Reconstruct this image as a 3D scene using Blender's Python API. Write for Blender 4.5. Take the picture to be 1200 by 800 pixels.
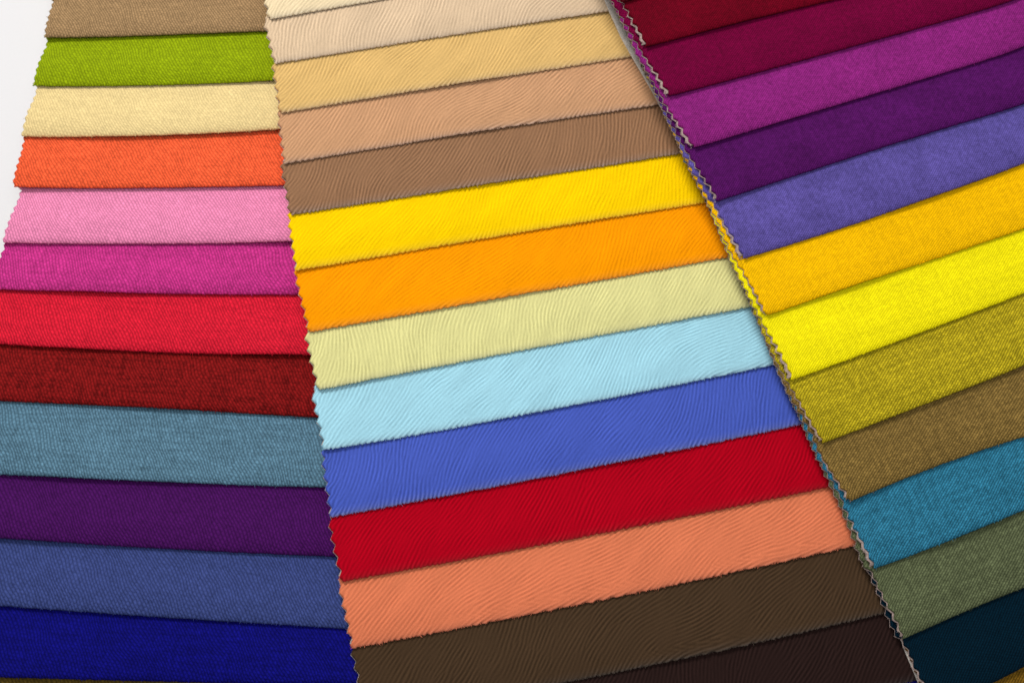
import bpy, math
import numpy as np
from mathutils import Vector, Matrix

for o in list(bpy.data.objects):
    bpy.data.objects.remove(o)
scene = bpy.context.scene
COL = scene.collection
MM = 0.001

# ------------------------------------------------------------------ camera
TILT = math.radians(26.0)
DIST = 0.50
LENS, SENSOR = 50.0, 36.0
AIM = Vector((0.0, 0.0, 0.008))
cam_d = bpy.data.cameras.new('camera')
cam_d.lens, cam_d.sensor_width = LENS, SENSOR
cam_d.clip_start, cam_d.clip_end = 0.01, 50.0
cam = bpy.data.objects.new('camera', cam_d)
COL.objects.link(cam)
cam.location = AIM + Vector((0, -math.sin(TILT), math.cos(TILT))) * DIST
cam.rotation_euler = (TILT, 0, 0)
cam_d.dof.use_dof = True
cam_d.dof.focus_distance = DIST - 0.018
cam_d.dof.aperture_fstop = 22.0
scene.camera = cam

# ------------------------------------------------------------------ light: a studio table, soft lamps, no sun
world = bpy.data.worlds.new('World')
scene.world = world
world.use_nodes = True
wb = world.node_tree.nodes['Background']
wb.inputs['Color'].default_value = (0.93, 0.96, 1.0, 1)
wb.inputs['Strength'].default_value = 0.26


def area_lamp(name, loc, target, size, power, color):
    d = bpy.data.lights.new(name, 'AREA')
    d.shape, d.size, d.energy, d.color = 'DISK', size, power, color
    o = bpy.data.objects.new(name, d)
    COL.objects.link(o)
    o.location = loc
    o.rotation_euler = (Vector(target) - Vector(loc)).to_track_quat('-Z', 'Y').to_euler()
    return o


area_lamp('softbox_lamp', (-0.28, 0.58, 0.90), (0.02, -0.04, 0), 0.36, 8.9, (1.0, 0.985, 0.96))
area_lamp('overhead_lamp', (0.06, -0.30, 1.15), (0.03, 0, 0), 0.8, 4.2, (0.97, 0.985, 1.0))

scene.view_settings.view_transform = 'Standard'
scene.view_settings.look = 'None'
scene.view_settings.exposure = 0.0
scene.view_settings.gamma = 1.0
scene.view_settings.use_curve_mapping = False

# ------------------------------------------------------------------ measuring helpers
FPX = 1200 * LENS / SENSOR
CAMP = np.array(cam.location)
CX = np.array([1.0, 0, 0])
CY = np.array([0, math.cos(TILT), math.sin(TILT)])
CZ = np.array([0, -math.sin(TILT), math.cos(TILT)])


def at(px, py, z=0.0):
    """point of the table scene seen at photo position (px, py), at height z"""
    d = CX * ((px - 600) / FPX) + CY * ((400 - py) / FPX) - CZ
    return CAMP + d * ((z - CAMP[2]) / d[2])


def lin(c):
    c = np.array(c, float) / 255
    return np.where(c <= 0.04045, c / 12.92, ((c + 0.055) / 1.055) ** 2.4)


# height of everything already lying on the table, on a 1 mm grid
GX0, GY0, GN, GM, GS = -0.34, -0.30, 720, 720, 0.001
HEIGHT = np.zeros((GM, GN))


def sample(grid, x, y):
    fx = np.clip((np.asarray(x) - GX0) / GS, 0, GN - 1.001)
    fy = np.clip((np.asarray(y) - GY0) / GS, 0, GM - 1.001)
    ix, iy = fx.astype(int), fy.astype(int)
    tx, ty = fx - ix, fy - iy
    return ((grid[iy, ix] * (1 - tx) + grid[iy, ix + 1] * tx) * (1 - ty)
            + (grid[iy + 1, ix] * (1 - tx) + grid[iy + 1, ix + 1] * tx) * ty)


def dilate(g, r):
    for ax in (0, 1):
        out = g.copy()
        for s in range(1, r + 1):
            for sg in (-s, s):
                sh = np.roll(g, sg, axis=ax)
                np.maximum(out, sh, out=out)
        g = out
    return g


def box_blur(g, r, n=3):
    for _ in range(n):
        for ax in (0, 1):
            pad = [(0, 0), (0, 0)]
            pad[ax] = (r + 1, r)
            c = np.cumsum(np.pad(g, pad, mode='edge'), axis=ax)
            w = 2 * r + 1
            g = (np.take(c, range(w, c.shape[ax]), axis=ax) - np.take(c, range(0, c.shape[ax] - w), axis=ax)) / w
    return g


def noise1(seed, scale):
    """smooth 1-d value noise in -1..1"""
    r = np.random.RandomState(seed)
    tab = r.uniform(-1, 1, 4096)

    def f(x):
        x = np.asarray(x) / scale + 1000.0
        i = np.floor(x).astype(int)
        t = x - i
        t = t * t * (3 - 2 * t)
        return tab[i % 4096] * (1 - t) + tab[(i + 1) % 4096] * t
    return f


def combed_ridges(seed, width, height, step, wave, ang0):
    """embossed nap: ridges of even spacing that fan out, merge and end, grown from noise by oriented filters"""
    rs = np.random.RandomState(seed)
    nx, ny = int(width / step) + 2, int(height / step) + 2
    px, py = nx + 40, ny + 40
    X, Y = np.meshgrid(np.arange(px) * step, np.arange(py) * step)
    a1, a2, a3 = noise1(seed * 3 + 1, 0.030), noise1(seed * 3 + 2, 0.019), noise1(seed * 3 + 5, 0.011)
    th = ang0 + 0.50 * a1(X + 0.4 * Y) + 0.22 * a2(X * 0.6 + Y * 0.9 + 0.4) + 0.10 * a3(X * 0.3 - Y + 0.9)
    fy, fx = np.meshgrid(np.fft.fftfreq(py, step), np.fft.rfftfreq(px, step), indexing='ij')
    K = 18
    bank = []
    for k in range(K):
        t = math.pi * k / K
        n = (-math.sin(t), math.cos(t))                # across the ridge
        fn, ft = fx * n[0] + fy * n[1], fx * n[1] - fy * n[0]
        bank.append(sum(np.exp(-((fn - s_ / wave) ** 2) / (2 * (0.22 / wave) ** 2) - ft ** 2 / (2 * (0.15 / wave) ** 2)) for s_ in (-1, 1)))
    q = np.mod(th / math.pi * K, K)
    k0 = np.floor(q).astype(int) % K
    f = q - np.floor(q)
    img = rs.normal(0, 1, (py, px))
    for it in range(4):
        F = np.fft.rfft2(img)
        out = np.zeros_like(img)
        for k in range(K):
            r = np.fft.irfft2(F * bank[k], s=(py, px))
            out += r * ((k0 == k) * (1 - f) + ((k0 + 1) % K == k) * f)
        img = np.tanh(out / (out.std() + 1e-9) * (0.9 + 0.25 * it))
    # the embossing is fainter in places
    g = rs.normal(0, 1, (py, px))
    f2 = fx ** 2 + fy ** 2
    soft = np.fft.irfft2(np.fft.rfft2(g) * np.exp(-f2 * (0.005 * 2.2) ** 2), s=(py, px))
    fine = np.fft.irfft2(np.fft.rfft2(g) * np.exp(-f2 * (0.0012 * 2.2) ** 2), s=(py, px))
    img = img * np.clip(0.85 + 0.16 * soft / soft.std() + 0.16 * fine / fine.std(), 0.3, 1.3)
    return img[20:20 + ny, 20:20 + nx]


# ------------------------------------------------------------------ shader helpers
class S:
    """a socket with arithmetic"""
    def __init__(self, nt, sock):
        self.nt, self.s = nt, sock

    def _m(self, op, *others):
        n = self.nt.nodes.new('ShaderNodeMath')
        n.operation = op
        for i, v in enumerate((self,) + others):
            if isinstance(v, S):
                self.nt.links.new(v.s, n.inputs[i])
            else:
                n.inputs[i].default_value = float(v)
        return S(self.nt, n.outputs[0])

    def __add__(self, o): return self._m('ADD', o)
    __radd__ = __add__
    def __sub__(self, o): return self._m('SUBTRACT', o)
    def __rsub__(self, o): return (self * -1) + o
    def __mul__(self, o): return self._m('MULTIPLY', o)
    __rmul__ = __mul__
    def __truediv__(self, o): return self._m('DIVIDE', o)
    def floor(self): return self._m('FLOOR')
    def fract(self): return self._m('FRACT')
    def mod(self, o): return self._m('FLOORED_MODULO', o)
    def lt(self, o): return self._m('LESS_THAN', o)
    def sin(self): return self._m('SINE')
    def pow(self, o): return self._m('POWER', o)
    def max(self, o): return self._m('MAXIMUM', o)
    def min(self, o): return self._m('MINIMUM', o)
    def abs(self): return self._m('ABSOLUTE')


def vec(nt, x, y, z=0.0):
    n = nt.nodes.new('ShaderNodeCombineXYZ')
    for i, v in enumerate((x, y, z)):
        if isinstance(v, S):
            nt.links.new(v.s, n.inputs[i])
        else:
            n.inputs[i].default_value = v
    return n.outputs[0]


def noise(nt, v, scale, detail=2.0, rough=0.5):
    n = nt.nodes.new('ShaderNodeTexNoise')
    n.noise_dimensions = '3D'
    nt.links.new(v, n.inputs['Vector'])
    n.inputs['Scale'].default_value = scale
    n.inputs['Detail'].default_value = detail
    n.inputs['Roughness'].default_value = rough
    return S(nt, n.outputs['Fac'])


def white(nt, v):
    n = nt.nodes.new('ShaderNodeTexWhiteNoise')
    n.noise_dimensions = '3D'
    nt.links.new(v, n.inputs['Vector'])
    return S(nt, n.outputs['Value'])


def start(name):
    m = bpy.data.materials.new(name)
    m.use_nodes = True
    nt = m.node_tree
    b = nt.nodes['Principled BSDF']
    uv = nt.nodes.new('ShaderNodeUVMap')
    uv.uv_map = 'cloth_mm'
    sep = nt.nodes.new('ShaderNodeSeparateXYZ')
    nt.links.new(uv.outputs[0], sep.inputs[0])
    return m, nt, b, S(nt, sep.outputs[0]), S(nt, sep.outputs[1])


def colour(nt, b, base, fac, tint=None, tfac=None):
    """base colour times a scalar, optionally mixed with a second yarn colour"""
    c = nt.nodes.new('ShaderNodeMix')
    c.data_type = 'RGBA'
    c.inputs[6].default_value = (*base, 1)
    t = base if tint is None else tint
    c.inputs[7].default_value = (*t, 1)
    if tfac is None:
        c.inputs[0].default_value = 0
    else:
        nt.links.new(tfac.s, c.inputs[0])
    v = nt.nodes.new('ShaderNodeVectorMath')
    v.operation = 'SCALE'
    nt.links.new(c.outputs[2], v.inputs[0])
    nt.links.new(fac.s, v.inputs['Scale'])
    nt.links.new(v.outputs[0], b.inputs['Base Color'])


def bump(nt, b, h, dist, strength=1.0):
    n = nt.nodes.new('ShaderNodeBump')
    n.inputs['Strength'].default_value = strength
    n.inputs['Distance'].default_value = dist
    nt.links.new(h.s, n.inputs['Height'])
    nt.links.new(n.outputs[0], b.inputs['Normal'])


def stitches(nt, u, v, seed, lean, p, q, fine):
    """short slanted stitches in a brick lattice: height 0..1 and one random value a stitch"""
    U = (u + v * lean) / p + fine * 0.2
    iu = U.floor()
    V = v / q + iu * 0.5 + white(nt, vec(nt, iu, 0.0, seed + 3.3)) * 0.8 + fine * 0.2
    iv = V.floor()
    fu, fv = U.fract() - 0.5, V.fract() - 0.5
    h = (1 - fu * fu * 4) * (1 - (fv * fv * 4).pow(2.0))
    return h, white(nt, vec(nt, iu, iv, seed + 0.5))


def woven(name, base, seed, p=0.9, q=1.7, lean=0.5, tint=None, melange=0.25, slub=0.1, mottle=0.1, relief=0.35,
          contrast=0.4, sheen=0.1, grid=0.0, twill=0.0, ang=36.0, nickd=2.2, nickl=1.15, grain=0.5):
    m, nt, b, u, v = start(name)
    wob = noise(nt, vec(nt, u, v, seed * 7.31), 0.05, 2) - 0.5
    fine = noise(nt, vec(nt, u, v, seed * 7.31), 0.8, 2) - 0.5
    uu = u + wob * 5.0
    vv = v + wob * 2.0
    h, r = stitches(nt, uu, vv, seed, lean, p, q, fine)
    if twill > 0:
        # crisp diagonal ribs, nicked by the crossing yarn
        a = math.radians(ang)
        ph = (vv * math.cos(a) - uu * math.sin(a)) / twill + fine * 0.25
        nick = ((uu * math.cos(a) + vv * math.sin(a)) / (twill * nickl) + ph.floor() * 0.37)
        f1, f2 = ph.fract() - 0.5, nick.fract() - 0.5
        h = (1 - f1 * f1 * 4) * (1 - f2 * f2 * nickd)
        r = white(nt, vec(nt, ph.floor(), nick.floor(), seed + 0.5))
    if grid > 0:
        # plain basket grid taking over in places
        U, V = (uu + fine * 0.3) / (p * 1.05), (vv + fine * 0.3) / (p * 1.05)
        fu, fv = U.fract() - 0.5, V.fract() - 0.5
        g = (1 - fu * fu * 4) * (1 - fv * fv * 4)
        sel = noise(nt, vec(nt, u, v, seed * 1.7 + 30), 0.03, 2)
        sel = ((sel - 0.5) * 5 + (u - grid) * 0.03 + 0.2).max(0).min(1)
        h = h + (g - h) * sel
    sl = noise(nt, vec(nt, u * 0.07, v * 1.05, seed * 1.9), 1.0, 2) - 0.5
    sl2 = noise(nt, vec(nt, u * 1.05, v * 0.10, seed * 2.9 + 11), 1.0, 2) - 0.5
    mo = noise(nt, vec(nt, u, v, seed * 5.3), 0.07, 4, 0.6) - 0.5
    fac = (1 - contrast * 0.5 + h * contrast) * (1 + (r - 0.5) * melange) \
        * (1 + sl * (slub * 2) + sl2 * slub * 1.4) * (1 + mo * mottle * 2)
    gr = noise(nt, vec(nt, u, v * 0.8, seed * 6.1 + 3), 0.85, 3, 0.65) - 0.5
    fac = fac * (1 + gr * (grain * 2))
    tf = None
    if tint is not None:
        tf = ((r - 0.5) * 0.6 + sl * 2.2 + sl2 * 1.8 + 0.42).max(0).min(1)
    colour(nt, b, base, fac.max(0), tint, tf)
    fib = noise(nt, vec(nt, u, v, seed), 4.0, 2)
    bump(nt, b, h + fib * 0.5 + r * 0.2, relief * MM)
    b.inputs['Roughness'].default_value = 0.9
    b.inputs['Specular IOR Level'].default_value = 0.06
    b.inputs['Sheen Weight'].default_value = sheen
    b.inputs['Sheen Roughness'].default_value = 0.5
    b.inputs['Sheen Tint'].default_value = (*(np.array(base) * 0.8 + 0.1), 1)
    return m


def velvet(name, base, seed, ang=62.0, contrast=0.12, sheen=0.35, mottle=0.15, pale=0.45):
    m, nt, b, u, v = start(name)
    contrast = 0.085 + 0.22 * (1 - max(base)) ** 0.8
    at_ = nt.nodes.new('ShaderNodeAttribute')
    at_.attribute_name = 'ridge'
    ridge = S(nt, at_.outputs['Fac'])
    a = math.radians(ang)
    ph = u * math.sin(a) - v * math.cos(a)
    al = u * math.cos(a) + v * math.sin(a)
    fib = noise(nt, vec(nt, ph * 2.4, al * 0.5, seed), 1.0, 3)
    nap = noise(nt, vec(nt, u, v, seed * 2.3 + 8), 2.2, 3)
    mo = noise(nt, vec(nt, ph * 0.20, al * 0.05, seed * 5.3), 1.0, 3, 0.55) - 0.5
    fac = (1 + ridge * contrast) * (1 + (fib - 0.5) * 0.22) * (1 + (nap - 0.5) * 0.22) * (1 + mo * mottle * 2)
    # the cut edge bares pale ground cloth; the wider hem fade is painted sheen
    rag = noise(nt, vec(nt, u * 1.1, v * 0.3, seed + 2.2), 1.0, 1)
    hem_sheen = (1 - v / 3.2).max(0)
    cut = (((0.15 + rag * 0.9 - v) * 1.6).max(0).min(1) * 0.5 + hem_sheen * hem_sheen * (ridge * 0.35 + 0.65) * 0.6).min(1) * pale
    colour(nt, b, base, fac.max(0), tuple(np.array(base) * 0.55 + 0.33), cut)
    bump(nt, b, fib * 0.6 + nap * 0.6, 0.16 * MM)
    b.inputs['Roughness'].default_value = 0.95
    b.inputs['Specular IOR Level'].default_value = 0.04
    b.inputs['Sheen Weight'].default_value = sheen
    b.inputs['Sheen Roughness'].default_value = 0.4
    b.inputs['Sheen Tint'].default_value = (*(np.array(base) * 0.7 + 0.2), 1)
    return m


def felt(name, base, seed):
    m, nt, b, u, v = start(name)
    geo = nt.nodes.new('ShaderNodeTexCoord')
    n = noise(nt, geo.outputs['Object'], 1400.0, 3)
    n2 = noise(nt, geo.outputs['Object'], 260.0, 2)
    colour(nt, b, base, 0.25 + n * 0.8 + n2 * 0.5)
    bump(nt, b, n + n2, 0.25 * MM)
    b.inputs['Roughness'].default_value = 0.95
    b.inputs['Specular IOR Level'].default_value = 0.1
    return m


# ------------------------------------------------------------------ mesh helpers
def make_mesh(name, verts, quads, uvs, mat, parent, origin, ridge=None):
    me = bpy.data.meshes.new(name)
    verts = np.ascontiguousarray(verts - origin, dtype=np.float32)
    quads = np.ascontiguousarray(quads, dtype=np.int32)
    me.vertices.add(len(verts))
    me.vertices.foreach_set('co', verts.ravel())
    me.loops.add(quads.size)
    me.loops.foreach_set('vertex_index', quads.ravel())
    me.polygons.add(len(quads))
    me.polygons.foreach_set('loop_start', np.arange(0, quads.size, 4, dtype=np.int32))
    me.polygons.foreach_set('loop_total', np.full(len(quads), 4, dtype=np.int32))
    me.polygons.foreach_set('use_smooth', np.ones(len(quads), dtype=bool))
    uvl = me.uv_layers.new(name='cloth_mm')
    uvl.data.foreach_set('uv', np.ascontiguousarray(uvs[quads.ravel()], dtype=np.float32).ravel())
    if ridge is not None:
        at_ = me.attributes.new('ridge', 'FLOAT', 'POINT')
        at_.data.foreach_set('value', np.ascontiguousarray(ridge, dtype=np.float32))
    me.update(calc_edges=True)
    me.validate()
    me.materials.append(mat)
    o = bpy.data.objects.new(name, me)
    COL.objects.link(o)
    if parent is not None:
        o.parent = parent
    else:
        o.location = origin
    return o


def sheet(P, U, top, thick):
    """closed slab from a grid of plan points P (nv,nu,2), tops (nv,nu) and bottoms top-thick at its rim"""
    nv, nu = top.shape
    V1 = np.dstack([P, top]).reshape(-1, 3)
    idx = np.arange(nv * nu).reshape(nv, nu)
    q = np.stack([idx[:-1, :-1], idx[:-1, 1:], idx[1:, 1:], idx[1:, :-1]], -1).reshape(-1, 4)
    return V1, q, U.reshape(-1, 2), idx


def slab(P, U, top, bottom, close=True):
    V1, q, uv, idx = sheet(P, U, top, 0)
    nv, nu = top.shape
    rim = np.concatenate([idx[0, :], idx[1:, -1], idx[-1, -2::-1], idx[-2:0:-1, 0]])
    low = V1[rim].copy()
    low[:, 2] = bottom.reshape(-1)[rim]
    n0 = len(V1)
    lo = n0 + np.arange(len(rim))
    # duplicate the rim's top so that the side wall has its own normals
    nxt = np.roll(np.arange(len(rim)), -1)
    side = np.stack([rim, lo, lo[nxt], rim[nxt]], -1)
    V = [V1, low]
    Q = [q, side]
    UV = [uv, uv[rim] - np.array([0, 0.6])]
    if close:
        Vb = V1.copy()
        Vb[:, 2] = bottom.reshape(-1)
        nb = n0 + len(rim)
        V.append(Vb)
        Q.append(nb + q[:, ::-1])
        UV.append(uv)
    return np.concatenate(V), np.concatenate(Q), np.concatenate(UV)


# ------------------------------------------------------------------ the table
def table_top():
    m = bpy.data.materials.new('white_table')
    m.use_nodes = True
    nt = m.node_tree
    b = nt.nodes['Principled BSDF']
    tc = nt.nodes.new('ShaderNodeTexCoord')
    n = noise(nt, tc.outputs['Object'], 9.0, 4)
    n2 = noise(nt, tc.outputs['Object'], 900.0, 2)
    colour(nt, b, (0.74, 0.73, 0.735), 0.97 + (n - 0.5) * 0.05 + (n2 - 0.5) * 0.03)
    b.inputs['Roughness'].default_value = 0.45
    b.inputs['Specular IOR Level'].default_value = 0.3
    me = bpy.data.meshes.new('table_top')
    x, y0, y1, t, r = 0.9, -0.7, 0.9, 0.03, 0.004
    vs, fs = [], []
    for (dx, dz) in ((r, 0), (0, -r), (0, -t)):
        vs += [(-x + dx, y0 + dx, dz), (x - dx, y0 + dx, dz), (x - dx, y1 - dx, dz), (-x + dx, y1 - dx, dz)]
    fs.append((0, 1, 2, 3))
    for k in (0, 4):
        for i in range(4):
            j = (i + 1) % 4
            fs.append((k + i, k + 4 + i, k + 4 + j, k + j))
    fs.append((11, 10, 9, 8))
    me.from_pydata(vs, [], fs)
    me.materials.append(m)
    o = bpy.data.objects.new('table_top', me)
    COL.objects.link(o)
    o['kind'] = 'structure'


table_top()

# ------------------------------------------------------------------ swatches
HEAD_PX = -190          # the fans go on past the top of the photograph to their bindings


def build_fan(fan):
    """fan: dict with swatches listed from the topmost (shortest) to the undermost (longest)"""
    global HEIGHT
    sw = fan['swatches']
    n = len(sw)
    t = fan['thick'] * MM
    E = fan['base']                       # the surface this fan lies on
    lift0 = fan.get('lift', 0.0) * MM

    def on_layer(px, py, k):
        z = 0.01
        for _ in range(12):
            p = at(px, py, z)
            z = float(sample(E, p[0], p[1])) + lift0 + (k + 1) * t
        return at(px, py, z)[:2]

    geo = []
    for i, s in enumerate(sw):
        k = n - 1 - i
        pts = np.array([on_layer(x, y, k) for x, y in s['edge']])
        B = pts[0]
        ch = pts[-1] - pts[0]
        Lc = np.linalg.norm(ch)
        ex = ch / Lc
        ey = np.array([-ex[1], ex[0]])
        a = (pts - B) @ ex
        c = (pts - B) @ ey
        deg = 2 if len(pts) > 2 else 1
        # through the corner: c = k1 a + k2 a^2
        A = np.stack([a[1:] ** d for d in range(1, deg + 1)], 1)
        co = np.linalg.lstsq(A, c[1:], rcond=None)[0]
        T = on_layer(*s['top'], k) if s.get('top') else None
        geo.append(dict(B=B, ex=ex, ey=ey, co=co, T=T, k=k, a_end=a[-1]))
    head = np.array([on_layer(600, HEAD_PX, n)[1]] * n)
    out = []
    for i, (s, g) in enumerate(zip(sw, geo)):
        k, B, ex, ey = g['k'], g['B'], g['ex'], g['ey']
        rs = np.random.RandomState(fan['seed'] * 100 + i)
        Wv, W = fan['reach'](g, s)                   # visible and whole width along ex
        L = (head[i] - B[1]) / ey[1]
        # left edge: sideways offset as a function of the way up
        knots_v, knots_d = [0.0], [0.0]
        nxt = [gg for gg in geo[:i]][::-1]
        T = g['T']
        if T is None and nxt:
            T = nxt[0]['B']
        if T is not None:
            tv, td = (T - B) @ ey, (T - B) @ ex
            knots_v.append(tv)
            knots_d.append(td)
            exposed = tv
            if nxt:
                # higher up the edge runs along the corners of the swatches above, tucked in or poking out a little
                peek = s.get('peek') or fan['peek']
                for j, gg in enumerate(nxt):
                    vv, dd = (gg['B'] - B) @ ey, (gg['B'] - B) @ ex
                    o_ = peek[j] if j < len(peek) else peek[-1] + fan['tuck'] * (j - len(peek) + 1)
                    if vv > knots_v[-1] + 0.003:
                        knots_v.append(vv)
                        knots_d.append(dd + (o_ + rs.uniform(-.5, .5) * fan['stray']) * MM)
                    elif j == 0:
                        knots_v.append(knots_v[-1] + 0.0035)
                        knots_d.append(dd + (knots_v[-1] - vv) * fan['lean'] + (o_ + rs.uniform(-.5, .5) * fan['stray']) * MM)
        else:
            exposed = 0.03
        sl = (knots_d[-1] - knots_d[0]) / max(knots_v[-1] - knots_v[0], 1e-4) if len(knots_v) > 2 else fan.get('lean', 0.0)
        knots_v.append(L + 0.05)
        knots_d.append(knots_d[-1] + sl * (L + 0.05 - knots_v[-2]))
        kv, kd = np.array(knots_v), np.array(knots_d)

        period = fan['tooth'] * MM
        depth = fan['depth'] * MM
        phase = rs.uniform(0, 1)
        jit = noise1(fan['seed'] * 1000 + i * 7, 0.0016)
        jit2 = noise1(fan['seed'] * 1000 + i * 7 + 3, 0.013)
        rimn = noise1(fan['seed'] * 1000 + i * 7 + 1, fan['rim_scale'] * MM)
        rimn2 = noise1(fan['seed'] * 1000 + i * 7 + 2, fan['rim_scale'] * 0.37 * MM)
        slow = noise1(fan['seed'] * 1000 + i * 7 + 4, 0.035)
        slow2 = noise1(fan['seed'] * 1000 + i * 7 + 5, 0.06)
        rim_r = fan['round'] * MM
        rag = fan.get('rag', 1.0)
        tooth_a, tooth_b = 1 + rs.uniform(-0.2, 0.15, 512) * rag, rs.uniform(0, 0.3, 512) * rag

        def tooth(v):
            x_ = v / period + phase
            f = np.mod(x_, 1.0)
            w = np.abs(f * 2 - 1)                    # 1 at the valleys, 0 at the tips
            k_ = np.floor(x_).astype(int) % 512
            return depth * (w * tooth_a[k_] + (1 - w) * tooth_b[k_]) + jit(v) * 0.2 * MM * rag

        def plan(u, v, edge_inset=0.0, fringe=1.0):
            """u, v arrays (metres across / up) -> plan points"""
            d = np.interp(v, kv, kd) + jit2(v) * 0.25 * MM
            w = np.clip(1 - u / 0.030, 0, 1) ** 2
            zig = (tooth(v) + edge_inset - depth * 0.4) * np.clip(1 - u / 0.004, 0, 1)
            # right edge is pinked as well
            zr = tooth(v + 0.0021) * np.clip(1 - (W - u) / 0.004, 0, 1)
            uu = u + zig - zr
            ac = np.minimum(uu, g['a_end'])
            c = (sum(cc * ac ** (e + 1) for e, cc in enumerate(g['co']))
                 + (uu - ac) * sum((e + 1) * cc * g['a_end'] ** e for e, cc in enumerate(g['co']))) * np.clip(1 - v / (exposed * 3), 0, 1)
            rim = fringe * (rimn(u) * 0.7 + rimn2(u) * 0.45) * fan['rim_amp'] * MM * np.clip(1 - v / 0.0012, 0, 1)
            corner = -fan.get('corner', 0) * MM * 0
            a = uu + d * (0.25 * np.clip(1 - u / W, 0, 1) + 0.75 * w)
            bb = v + c - rim
            return B + a[..., None] * ex + bb[..., None] * ey

        lift_c = s.get('lift', fan.get('edge_lift', 0.25)) * MM

        def top_of(P, u, v):
            base = sample(E, P[..., 0], P[..., 1]) + lift0 + (k + 1) * t
            free = np.clip(1 - v / max(exposed * 0.95, 0.006), 0, 1)
            wave = (0.3 + 0.7 * (0.5 + 0.5 * slow(u)) ** 2) * lift_c * free ** 2
            x_ = np.clip(v / (exposed * 0.95), 0, 1)
            belly = (0.65 + 0.35 * slow2(u)) * fan['belly'] * MM * np.sin(np.pi * x_ ** 0.75) ** 2
            curl = fan.get('curl', 0.3) * MM * np.clip(1 - u / 0.014, 0, 1) ** 2 * free ** 2
            return base + wave + belly + curl

        ex_v = min(exposed + 0.006, L - 0.002)
        # exposed zone: dense grid
        du = fan.get('du', 0.5) * MM
        ua = np.unique(np.concatenate([np.linspace(0, 0.004, 11), np.arange(0.0045, Wv, du), np.arange(Wv, W - 0.004, 0.010), np.linspace(W - 0.003, W, 4)]))
        dv = fan.get('dv', 0) * MM
        va = np.unique(np.concatenate([np.array([0, .02, .07, .15, .27, .42, .6, .8, 1.0, 1.3, 1.6, 1.9]) * rim_r,
                                       np.linspace(1.9 * rim_r, ex_v, int(ex_v / dv) if dv else int(ex_v / period * 6))]))
        Ug, Vg = np.meshgrid(ua, va)
        inset = fan.get('inset', 0.0) * MM * rs.uniform(0.1, 1.1) * np.clip(1 - Vg / max(exposed, .01), 0, 1)
        P = plan(Ug, Vg, inset)
        top = top_of(P, Ug, Vg)
        emboss = None
        if fan.get('emboss'):
            st = 0.25 * MM
            R_ = combed_ridges(fan['seed'] * 50 + i, Wv, ex_v, st, fan['wave'] * MM, math.radians(s['ang']))
            gx = np.clip(Ug / st, 0, R_.shape[1] - 1.001)
            gy = np.clip(Vg / st, 0, R_.shape[0] - 1.001)
            ix, iy = gx.astype(int), gy.astype(int)
            tx, ty = gx - ix, gy - iy
            emboss = ((R_[iy, ix] * (1 - tx) + R_[iy, ix + 1] * tx) * (1 - ty) + (R_[iy + 1, ix] * (1 - tx) + R_[iy + 1, ix + 1] * tx) * ty)
            P = P - (emboss * 0.16 * MM * np.clip(1 - Vg / (0.8 * MM), 0, 1))[..., None] * ey
            top = top + emboss * fan['emboss'] * MM * np.clip(Vg / (0.5 * MM), 0.3, 1)
        # rounded rims
        face_t = t * fan['face']

        def rnd(d, r=0.8 * MM, hgt=0.5 * MM):
            q = np.clip(1 - d / r, 0, 1)
            return hgt * (1 - np.sqrt(np.clip(1 - q * q, 0, 1)))
        drop = np.minimum(rnd(Vg, rim_r, face_t * 0.9) + rnd(Ug), face_t * 0.92)
        bottom = top - face_t
        UV = np.dstack([Ug, Vg]) / MM
        V1, Q1, UV1 = slab(P, UV, top - drop, bottom, close=False)
        # covered zone: few columns, two rows a tooth
        ub = np.concatenate([[0, 0.0006, 0.0015], np.arange(0.004, W - 0.008, 0.012), [W - 0.003, W]])
        vb = np.arange(ex_v - period * 0.5, L, period / 2)
        if len(vb) > 1:
            # land the rows on tips and valleys
            vb = (np.round((vb / period + phase) * 2) / 2 - phase) * period
            Ub, Vb = np.meshgrid(ub, vb)
            Pb = plan(Ub, Vb)
            tb = top_of(Pb, Ub, Vb) - 0.02 * MM
            V2, Q2, UV2 = slab(Pb, np.dstack([Ub, Vb]) / MM, tb - 0.4 * rnd(Ub), tb - face_t, close=False)
            V1, Q1, UV1 = np.concatenate([V1, V2]), np.concatenate([Q1, Q2 + len(V1)]), np.concatenate([UV1, UV2])
        # backing: the same outline, a hair larger, under the face
        uc = np.concatenate([[0, 0.0006, 0.0015], np.arange(0.004, W - 0.008, 0.012), [W - 0.003, W]])
        vc = np.unique(np.concatenate([[0], (np.arange(1, int(L / period * 2) + 4) / 2.0 - phase) * period]))
        vc = vc[(vc >= 0) & (vc <= L)]
        Uc, Vc = np.meshgrid(uc, vc)
        Pc = plan(Uc, Vc, -fan.get('back_out', 0.12) * MM, fringe=0)
        Pc = Pc + (1.1 * MM * np.clip(1 - Vc / 0.004, 0, 1))[..., None] * ey
        tc = top_of(Pc, Uc, Vc) - face_t - 0.01 * MM
        V3, Q3, UV3 = slab(Pc, np.dstack([Uc, Vc]) / MM, tc, tc - (t - face_t) + 0.03 * MM, close=False)

        origin = np.array([B[0], B[1], float(sample(E, B[0], B[1])) + lift0 + k * t])
        e = bpy.data.objects.new('fabric_swatch', None)
        e.empty_display_size = 0.01
        COL.objects.link(e)
        e.location = origin
        e['label'] = s['label']
        e['category'] = 'fabric swatch'
        e['group'] = fan['group']
        rd = None
        if emboss is not None:
            rd = np.zeros(len(V1))
            rd[:emboss.size] = emboss.ravel()
        make_mesh(fan['face_name'], V1, Q1, UV1, s['mat'], e, origin, rd)
        make_mesh('backing', V3, Q3, UV3, fan['backing'], e, origin)
        fibres(fan, s, e, origin, plan, top_of, Wv, exposed, L, rs, face_t)
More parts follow.
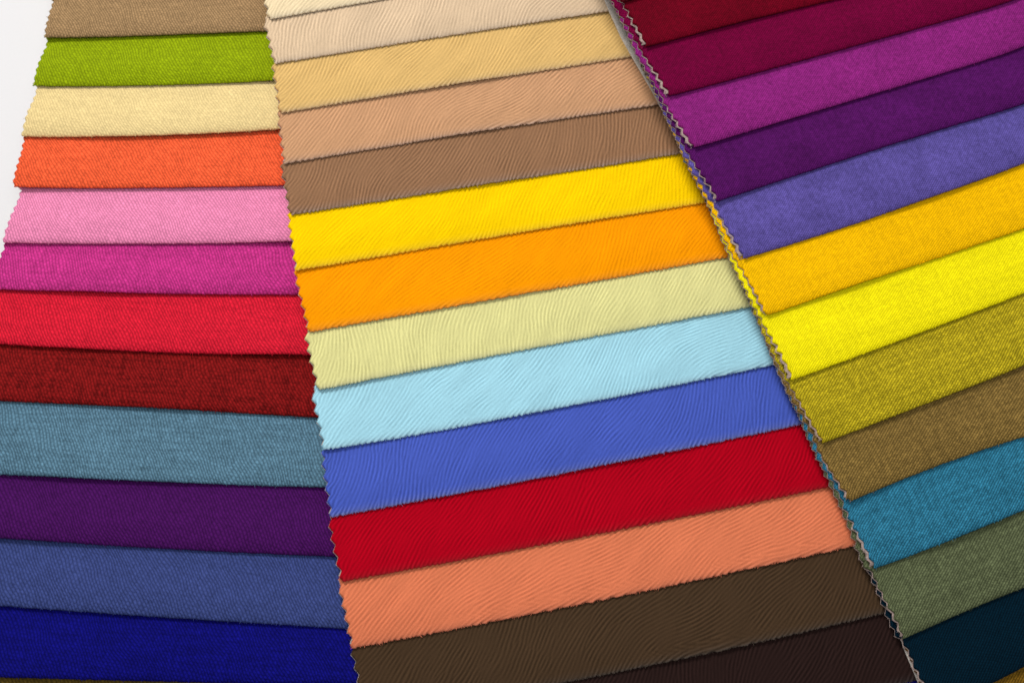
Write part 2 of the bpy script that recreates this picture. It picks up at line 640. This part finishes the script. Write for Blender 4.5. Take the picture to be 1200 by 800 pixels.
        if fan.get('fray'):
            fibres(fan, s, e, origin, plan, top_of, Wv, exposed, L, rs, face_t, fan['fray'])
        out.append((P, top))
        # remember what lies here, for the next fan
        um, vm = np.meshgrid(np.linspace(0, W, int(W / 0.0008)), np.linspace(0, L, int(L / 0.0008)))
        Pm = plan(um, vm, fringe=0)
        ix = ((Pm[..., 0] - GX0) / GS).round().astype(int)
        iy = ((Pm[..., 1] - GY0) / GS).round().astype(int)
        ok = (ix >= 0) & (ix < GN) & (iy >= 0) & (iy < GM)
        zz = sample(E, Pm[..., 0], Pm[..., 1]) + lift0 + (k + 1) * t
        np.maximum.at(HEIGHT, (iy[ok], ix[ok]), zz[ok])
    return geo


def fibres(fan, s, parent, origin, plan, top_of, Wv, exposed, L, rs, face_t, fray=0.0):
    """loose fibre ends along the cut edges"""
    nb, nl = int(Wv / MM * fan['fuzz']), int(min(exposed * 2.2, L) / MM * fan['fuzz'] * 1.6)
    if fray:
        nb, nl = 0, int(min(exposed * 2.2, L) / MM * fray)
    u = np.concatenate([rs.uniform(0, Wv, nb), np.full(nl, 0.0)])
    v = np.concatenate([np.full(nb, 0.0), rs.uniform(0, min(exposed * 2.2, L), nl)])
    P = plan(u, v)
    eps = 1e-4
    Pi = plan(u + np.where(v > 0, eps, 0), v + np.where(v > 0, 0, eps))
    out = P - Pi
    out /= np.linalg.norm(out, axis=1)[:, None] + 1e-9
    n = len(u)
    z = top_of(P, u, v) - face_t * (rs.uniform(0.8, 1.1, n) if fray else rs.uniform(0.35, 0.95, n))
    root = np.column_stack([P - out * 0.15 * MM, z])
    d = np.column_stack([out, rs.normal(0, 0.25, n)]) + rs.normal(0, 0.45, (n, 3)) * np.array([1, 1, 0.5])
    d /= np.linalg.norm(d, axis=1)[:, None]
    ln = rs.gamma(3.0, 0.16, n) * MM * fan['fuzz_len'] + 0.25 * MM
    bend = rs.normal(0, 0.4, (n, 3))
    side = np.cross(d, rs.normal(0, 1, (n, 3)))
    side /= np.linalg.norm(side, axis=1)[:, None] + 1e-9
    w = (0.055 * MM) * side
    mid = root + d * (ln * 0.55)[:, None]
    tip = root + (d + bend * 0.5) * ln[:, None]
    verts = np.stack([root - w, root + w, mid + w, mid - w, tip + w * 0.4, tip - w * 0.4], 1).reshape(-1, 3)
    verts[:, 2] = np.maximum(verts[:, 2], origin[2] + 0.05 * MM)
    k = np.arange(n)[:, None] * 6
    q = np.concatenate([k + np.array([[0, 1, 2, 3]]), k + np.array([[3, 2, 4, 5]])])
    uv = np.repeat(np.column_stack([u, v]) / MM, 6, axis=0)
    o = make_mesh('frayed_edge' if fray else 'loose_fibres', verts, q, uv, fan['backing'] if fray else s['mat'], parent, origin)
    o['kind'] = 'stuff'


def resting(r1, r2):
    """the soft surface that a thick fan of cloth takes when it lies over what is there already"""
    g = box_blur(dilate(HEIGHT, r1), r2, 3)
    for _ in range(3):                     # push it up until it clears everything
        g = g + box_blur(dilate(np.maximum(HEIGHT - g, 0), 12), 4, 3)
    return g


WARM = 1.0


def alb(c, f):
    return tuple(float(x) for x in np.clip(lin(c) / f, 0.0, 0.93))


# fan of coarse weaves (photo's left)
COARSE = [
    # name, colour, edge points, top point, light factor, extra, label
    ('taupe', (160, 128, 90), [(52, 45), (183, 41), (310, 36)], (61, 1), {}, 'taupe brown coarse woven fabric swatch lying just above the lime green one'),
    ('lime', (148, 168, 20), [(38, 100), (190, 98.5), (317, 94)], (55, 49), {}, 'lime green coarse woven fabric swatch between the taupe and cream ones'),
    ('cream', (244, 217, 152), [(25, 159), (97, 161), (217, 157), (325, 152)], (42, 105), {}, 'pale cream yellow woven fabric swatch between lime green and coral orange ones'),
    ('coral', (244, 98, 58), [(16, 220), (190, 219.5), (331, 217)], (27, 164), {}, 'coral orange woven fabric swatch between the cream and candy pink ones'),
    ('pink', (240, 140, 180), [(3, 284), (200, 284.5), (340, 283)], (24, 223), {}, 'candy pink woven fabric swatch above the magenta one'),
    ('magenta', (198, 54, 132), [(-12, 338), (100, 341.5), (200, 343.5), (350, 344)], (4, 287), {}, 'bright magenta woven fabric swatch between candy pink and bright red ones'),
    ('red', (214, 34, 54), [(-24, 401), (100, 408), (200, 412.5), (358, 415.5)], (-9, 341), {}, 'bright red coarse woven fabric swatch above the mottled dark red one'),
    ('oxblood', (122, 24, 24), [(-40, 467), (0, 470), (200, 478), (368, 488)], (-24, 404), {'tint': 0.35}, 'dark red fabric swatch flecked with black, below the bright red one'),
    ('slate', (86, 120, 139), [(-58, 552), (0, 556), (200, 564), (381, 570)], (-40, 470), {}, 'greyish slate blue woven fabric swatch between dark red and purple ones'),
    ('purple', (70, 22, 86), [(-75, 625), (0, 630.5), (200, 642), (390, 651)], (-57, 555), {'tint': 0.72}, 'deep purple coarse woven fabric swatch between slate blue and denim blue ones'),
    ('denim', (58, 70, 122), [(-93, 702), (0, 709), (200, 723), (398, 735)], (-75, 629), {'tint': 0.72}, 'denim blue coarse woven fabric swatch between purple and royal blue ones'),
    ('royal', (18, 18, 106), [(-112, 790), (0, 794), (200, 797), (375, 801)], (-93, 706), {}, 'dark royal blue coarse woven fabric swatch below the denim blue one'),
    ('bronze', (96, 76, 30), [(-130, 872), (0, 880), (200, 890), (375, 897)], (-112, 794), {}, 'bronze brown woven fabric swatch peeking from under the royal blue one'),
]
SILKY = [
    ('ivory', (230, 208, 168), [(315, 22.5), (378, 11), (440, 0)], (302, -36), {}, 'ivory napped fabric swatch lying just above the beige one'),
    ('beige', (225, 196, 161), [(322, 74), (500, 45), (700, 15)], (309, 25), {}, 'light beige napped fabric swatch between ivory and sand yellow ones'),
    ('sand', (229, 187, 116), [(328, 132), (500, 104), (738, 66)], (319, 77), {}, 'sand yellow napped fabric swatch with fine curved ridges, between two beige tan ones'),
    ('tan', (208, 157, 116), [(333, 191.5), (500, 163), (700, 133), (768, 122.5)], (326, 135), {}, 'pinkish tan napped fabric swatch between sand yellow and mid brown ones'),
    ('brown', (152, 112, 82), [(340, 251), (500, 226), (700, 195), (799, 179)], (329, 195), {}, 'mid brown napped fabric swatch lying on the golden yellow one'),
    ('golden', (254, 211, 4), [(347, 317), (400, 308.5), (600, 273), (825, 237)], (338, 254), {}, 'golden yellow napped fabric swatch between mid brown and bright orange ones'),
    ('orange', (255, 158, 2), [(363, 388), (400, 383), (600, 346), (800, 309), (849, 302)], (345, 321), {}, 'bright orange napped fabric swatch below the golden yellow one'),
    ('pistachio', (225, 219, 148), [(372, 457), (400, 451), (600, 412), (800, 373.5), (870, 361)], (358, 391), {}, 'pale pistachio green napped fabric swatch between orange and sky blue ones'),
    ('sky', (164, 215, 230), [(380, 527), (400, 523.5), (600, 488), (800, 448.5), (905, 427)], (366, 461), {}, 'pale sky blue napped fabric swatch with curved ridges'),
    ('cornflower', (72, 92, 184), [(388, 605), (600, 567), (800, 523.5), (931, 499)], (377, 531), {}, 'cornflower blue napped fabric swatch between sky blue and crimson ones'),
    ('crimson', (172, 2, 28), [(400, 681), (600, 644.5), (800, 604.5), (967, 571)], (385, 609), {}, 'crimson red napped fabric swatch above the salmon orange one'),
    ('salmon', (219, 121, 84), [(413, 758.5), (600, 723), (800, 682), (995, 640)], (397, 685), {}, 'salmon orange napped fabric swatch between crimson and dark brown ones'),
    ('umber', (68, 51, 36), [(428, 838), (663, 800), (800, 769.5), (1028, 720)], (412, 762), {}, 'dark olive brown napped fabric swatch below the salmon orange one'),
    ('aubergine', (40, 27, 25), [(443, 922), (680, 884), (820, 852), (1060, 800)], (428, 842), {}, 'blackish aubergine brown napped fabric swatch, undermost of the napped ones'),
]
FINE = [
    ('wine', (100, 14, 30), [(728, 2.5), (850, -30), (960, -60)], (706, -45), {'tint': 0.72}, 'wine red fabric swatch, only its frayed beige corner showing above the dark red'),
    ('ruby', (108, 4, 30), [(754, 56), (850, 30.5), (977, -1)], (729, 3), {'tint': 0.72}, 'dark ruby red velvety fabric swatch above the burgundy one'),
    ('burgundy', (110, 0, 54), [(780, 114), (875, 87), (1000, 55), (1187, 0)], (752, 60), {'tint': 0.72}, 'burgundy velvety fabric swatch between dark ruby and magenta purple ones'),
    ('orchid', (138, 38, 118), [(808, 175), (1000, 117), (1200, 54)], (778, 118), {'tint': 0.72}, 'magenta purple velvety fabric swatch above the deep violet one'),
    ('violet', (84, 24, 92), [(839, 237), (1000, 183), (1200, 121)], (807, 179), {'tint': 0.72}, 'deep violet velvety fabric swatch between magenta purple and periwinkle ones'),
    ('periwinkle', (92, 80, 152), [(867, 304), (987, 267), (1067, 239), (1200, 191)], (838, 241), {'tint': 0.72}, 'periwinkle blue velvety fabric swatch lying on the amber yellow one'),
    ('amber', (254, 186, 4), [(896, 370), (1000, 335), (1093, 303), (1200, 267)], (866, 309), {}, 'amber yellow fine woven fabric swatch between periwinkle and lemon yellow ones'),
    ('lemon', (250, 228, 18), [(926, 446), (1000, 419), (1100, 381), (1200, 343)], (893, 375), {}, 'lemon yellow fine woven fabric swatch below the amber one'),
    ('mustard', (172, 153, 30), [(961, 520), (1067, 480), (1200, 428)], (925, 450), {'tint': 1.16}, 'mustard olive twill fabric swatch between lemon yellow and khaki brown ones'),
    ('khaki', (120, 96, 50), [(994, 589), (1067, 557), (1133, 533), (1200, 511)], (959, 525), {'tint': 1.16}, 'khaki brown twill fabric swatch lying on the teal blue one'),
    ('teal', (44, 108, 134), [(1021, 667), (1133, 625), (1200, 597)], (989, 593), {'tint': 1.16}, 'teal blue twill fabric swatch between khaki brown and sage green ones'),
    ('sage', (84, 91, 64), [(1057, 749), (1133, 715), (1200, 688)], (1023, 671), {'tint': 1.16}, 'sage green twill fabric swatch between teal blue and blackish petrol ones'),
    ('petrol', (4, 27, 39), [(1093, 836), (1163, 800), (1200, 781)], (1060, 753), {'tint': 0.72, 'peek': [-0.3, 0.1, 0.6, 1.0]}, 'blackish petrol blue fabric swatch below the sage green one'),
    ('ochre', (120, 88, 24), [(1130, 922), (1180, 897), (1240, 868)], (1095, 840), {'peek': [0.9, 1.2, 1.6]}, 'ochre brown fabric swatch peeking from under the blackish petrol one'),
]


# linear base colours, tuned until each rendered swatch matched its listed colour
DYE = {'lime': (0.2707, 0.3592, 0.0033), 'cream': (0.804, 0.6141, 0.2811), 'coral': (0.8812, 0.1133, 0.0377), 'pink': (0.7987, 0.237, 0.4179), 'magenta': (0.5487, 0.0333, 0.225), 'red': (0.6667, 0.0131, 0.0341), 'oxblood': (0.2803, 0.0094, 0.0094), 'slate': (0.095, 0.194, 0.2682), 'purple': (0.0704, 0.0065, 0.1084), 'denim': (0.0492, 0.0722, 0.2365), 'royal': (0.0041, 0.0041, 0.1551), 'beige': (0.6598, 0.4829, 0.3134), 'sand': (0.6782, 0.4307, 0.1521), 'tan': (0.5534, 0.2959, 0.154), 'brown': (0.2809, 0.1448, 0.075), 'golden': (0.95, 0.5961, 0.0005), 'orange': (0.95, 0.3147, 0.0005), 'pistachio': (0.7017, 0.6589, 0.2772), 'sky': (0.3529, 0.6423, 0.7519), 'cornflower': (0.0611, 0.1013, 0.4574), 'crimson': (0.4074, 0.0005, 0.01), 'salmon': (0.7007, 0.1888, 0.0869), 'umber': (0.0583, 0.0328, 0.0167), 'aubergine': (0.0212, 0.0102, 0.0088), 'ruby': (0.1652, 0.0005, 0.0112), 'burgundy': (0.1786, 0.0005, 0.0396), 'orchid': (0.2886, 0.0188, 0.2047), 'violet': (0.0968, 0.007, 0.117), 'periwinkle': (0.1249, 0.0923, 0.3704), 'amber': (0.95, 0.5106, 0.0005), 'lemon': (0.95, 0.8109, 0.0041), 'mustard': (0.4357, 0.3341, 0.0113), 'khaki': (0.2047, 0.1262, 0.0325), 'teal': (0.0262, 0.1673, 0.2671), 'sage': (0.0989, 0.116, 0.0553), 'petrol': (0.0005, 0.0132, 0.0266)}


def prep(rows, kind, seed0):
    out = []
    for i, (nm, c, edge, top, extra, label) in enumerate(rows):
        f = 1.0
        base = DYE.get(nm) or alb(c, f)
        tint = tuple(min(x * extra['tint'], 0.93) for x in base) if 'tint' in extra else None
        sd = seed0 + i
        if kind == 'coarse':
            soft = nm in ('cream', 'pink')
            rs = np.random.RandomState(sd)
            mat = woven(nm + '_weave', base, sd, tint=tint, melange=0.08 if nm == 'cream' else rs.uniform(0.08, 0.18),
                        slub=0.10 if soft else (0.22 if i < 7 else 0.42), mottle=0.06, relief=0.18 if soft else 0.28,
                        contrast=0.18 if nm == 'cream' else rs.uniform(0.38, 0.5) + (0.12 if i >= 7 else 0), grain=0.25 if soft else (0.4 if i < 7 else 0.5), twill=rs.uniform(0.92, 1.06), ang=rs.uniform(114, 124),
                        nickd=2.6, nickl=rs.uniform(1.5, 1.9))
        elif kind == 'fine':
            if i >= 8:
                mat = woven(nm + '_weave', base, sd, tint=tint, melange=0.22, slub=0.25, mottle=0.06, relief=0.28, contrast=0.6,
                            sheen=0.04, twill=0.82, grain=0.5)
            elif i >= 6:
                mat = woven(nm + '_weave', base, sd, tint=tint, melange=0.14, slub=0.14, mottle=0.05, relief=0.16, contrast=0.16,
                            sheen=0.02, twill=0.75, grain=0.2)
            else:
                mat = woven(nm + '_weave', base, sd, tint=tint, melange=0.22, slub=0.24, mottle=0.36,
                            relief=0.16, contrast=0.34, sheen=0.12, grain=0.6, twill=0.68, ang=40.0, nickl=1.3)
        else:
            ang = 50 + 12 * math.sin(i * 2.1)
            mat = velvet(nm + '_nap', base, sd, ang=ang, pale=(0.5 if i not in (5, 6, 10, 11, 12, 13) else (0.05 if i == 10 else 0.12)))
        out.append(dict(name=nm, ang=locals().get('ang', 0), peek=extra.get('peek'), edge=edge, top=top, label=label, mat=mat))
    return out


flat = np.zeros((GM, GN))


def reach_to(px_line, whole):
    """visible width (up to the line of photo points px_line, and a little on) and whole width"""
    ln = np.array([at(x, y, 0.025)[:2] for x, y in px_line])

    def f(g, s):
        for w in np.arange(0.05, 0.34, 0.002):
            q = g['B'] + g['ex'] * w
            if q[0] > np.interp(q[1], ln[::-1, 1], ln[::-1, 0]) + 0.014:
                break
        return w, max(whole, w + 0.03)
    return f


fan1 = dict(swatches=prep(COARSE, 'coarse', 1), seed=1, thick=1.5, face=0.82, du=0.7, rag=0.5, base=flat, tooth=3.3, depth=0.95, rim_scale=1.0, rim_amp=0.14,
            round=2.8, belly=1.5, edge_lift=1.5, curl=0.25, backing=felt('pale_backing', alb((222, 212, 168), 1), 1), face_name='woven_face',
            group='fan of coarse woven swatches', fuzz=1.2, fuzz_len=0.6, reach=reach_to([(306, -200), (312, 0), (345, 300), (380, 540), (415, 800), (430, 950)], 0.40),
            lean=-0.2, peek=[0.6, 2.2], tuck=0.1, stray=0.3)
build_fan(fan1)

fan2 = dict(swatches=prep(SILKY, 'nap', 30), seed=2, thick=1.15, face=0.84, base=resting(2, 12), lift=0.1, tooth=4.4, depth=1.25, rim_scale=1.0, rim_amp=0.16,
            round=2.2, belly=0.8, edge_lift=0.9, curl=0.1, backing=felt('grey_backing', alb((196, 182, 172), 1), 2), face_name='napped_face',
            group='fan of napped swatches', emboss=0.09, wave=1.24, du=0.35, dv=0.35, rag=0.25, fuzz=4.0, fuzz_len=0.45, lean=0.0, peek=[0.4, 0.6], tuck=0.1, stray=0.4, reach=reach_to([(640, -200), (715, 0), (850, 300), (990, 600), (1070, 800), (1140, 950)], 0.33),
            back_out=0.22)
build_fan(fan2)

base3 = resting(2, 12)


def backing_card():
    """plain cream card under the right-hand fan, its straight edge showing along the pinked edges"""
    px = [(640, -150), (708, 0), (729, 46), (757, 94), (801, 172), (880, 345), (910, 405), (1047, 721), (1060, 760), (1076, 798), (1110, 900), (1150, 1000)]
    left = []
    for x, y in px:
        z = 0.01
        for _ in range(10):
            p = at(x, y, z)
            z = float(sample(base3, p[0], p[1])) + 0.9 * MM
        left.append(at(x, y, z)[:2])
    left = np.array(left)
    d = left[0] - left[-1]
    L = np.linalg.norm(d)
    ey = d / L
    ex = np.array([ey[1], -ey[0]])
    kv, kd = (left - left[-1]) @ ey, (left - left[-1]) @ ex
    o_ = np.argsort(kv)
    kv, kd = kv[o_], kd[o_]
    v = np.linspace(0, L, 160)
    u = np.concatenate([[0, 0.0003], np.linspace(0.004, 0.20, 40)])
    U, V = np.meshgrid(u, v)
    P = left[-1] + (U + np.interp(V, kv, kd))[..., None] * ex + V[..., None] * ey
    top = sample(base3, P[..., 0], P[..., 1]) + 0.85 * MM
    top[:, 0] -= 0.1 * MM
    Vv, Q, UV = slab(P, np.dstack([U, V]) / MM, top, top - 0.75 * MM, close=True)
    origin = np.array([left[-1][0], left[-1][1], float(top[0, 0]) - 0.75 * MM])
    o = make_mesh('backing_card', Vv, Q, UV, felt('cream_card', alb((232, 222, 210), 1), 5), None, origin)
    o['label'] = 'cream backing card with a straight edge under the velvety and twill swatches'
    o['category'] = 'card'


backing_card()
fan3 = dict(swatches=prep(FINE, 'fine', 60), seed=3, thick=1.25, face=0.82, base=base3, lift=0.9, tooth=3.6, depth=1.25, rim_scale=0.8, rim_amp=0.10,
            round=2.2, belly=1.2, edge_lift=1.3, curl=0.45, inset=1.2, lean=0.0, peek=[-1.1, -1.9, -1.4, -0.5], tuck=0.35, stray=0.9, backing=felt('beige_backing', alb((176, 154, 146), 1), 3), face_name='woven_face',
            group='fan of velvety and twill swatches', fuzz=0.7, fuzz_len=0.6, reach=lambda g, s: (0.16, 0.20), back_out=0.16, du=0.7, fray=5.0)
build_fan(fan3)
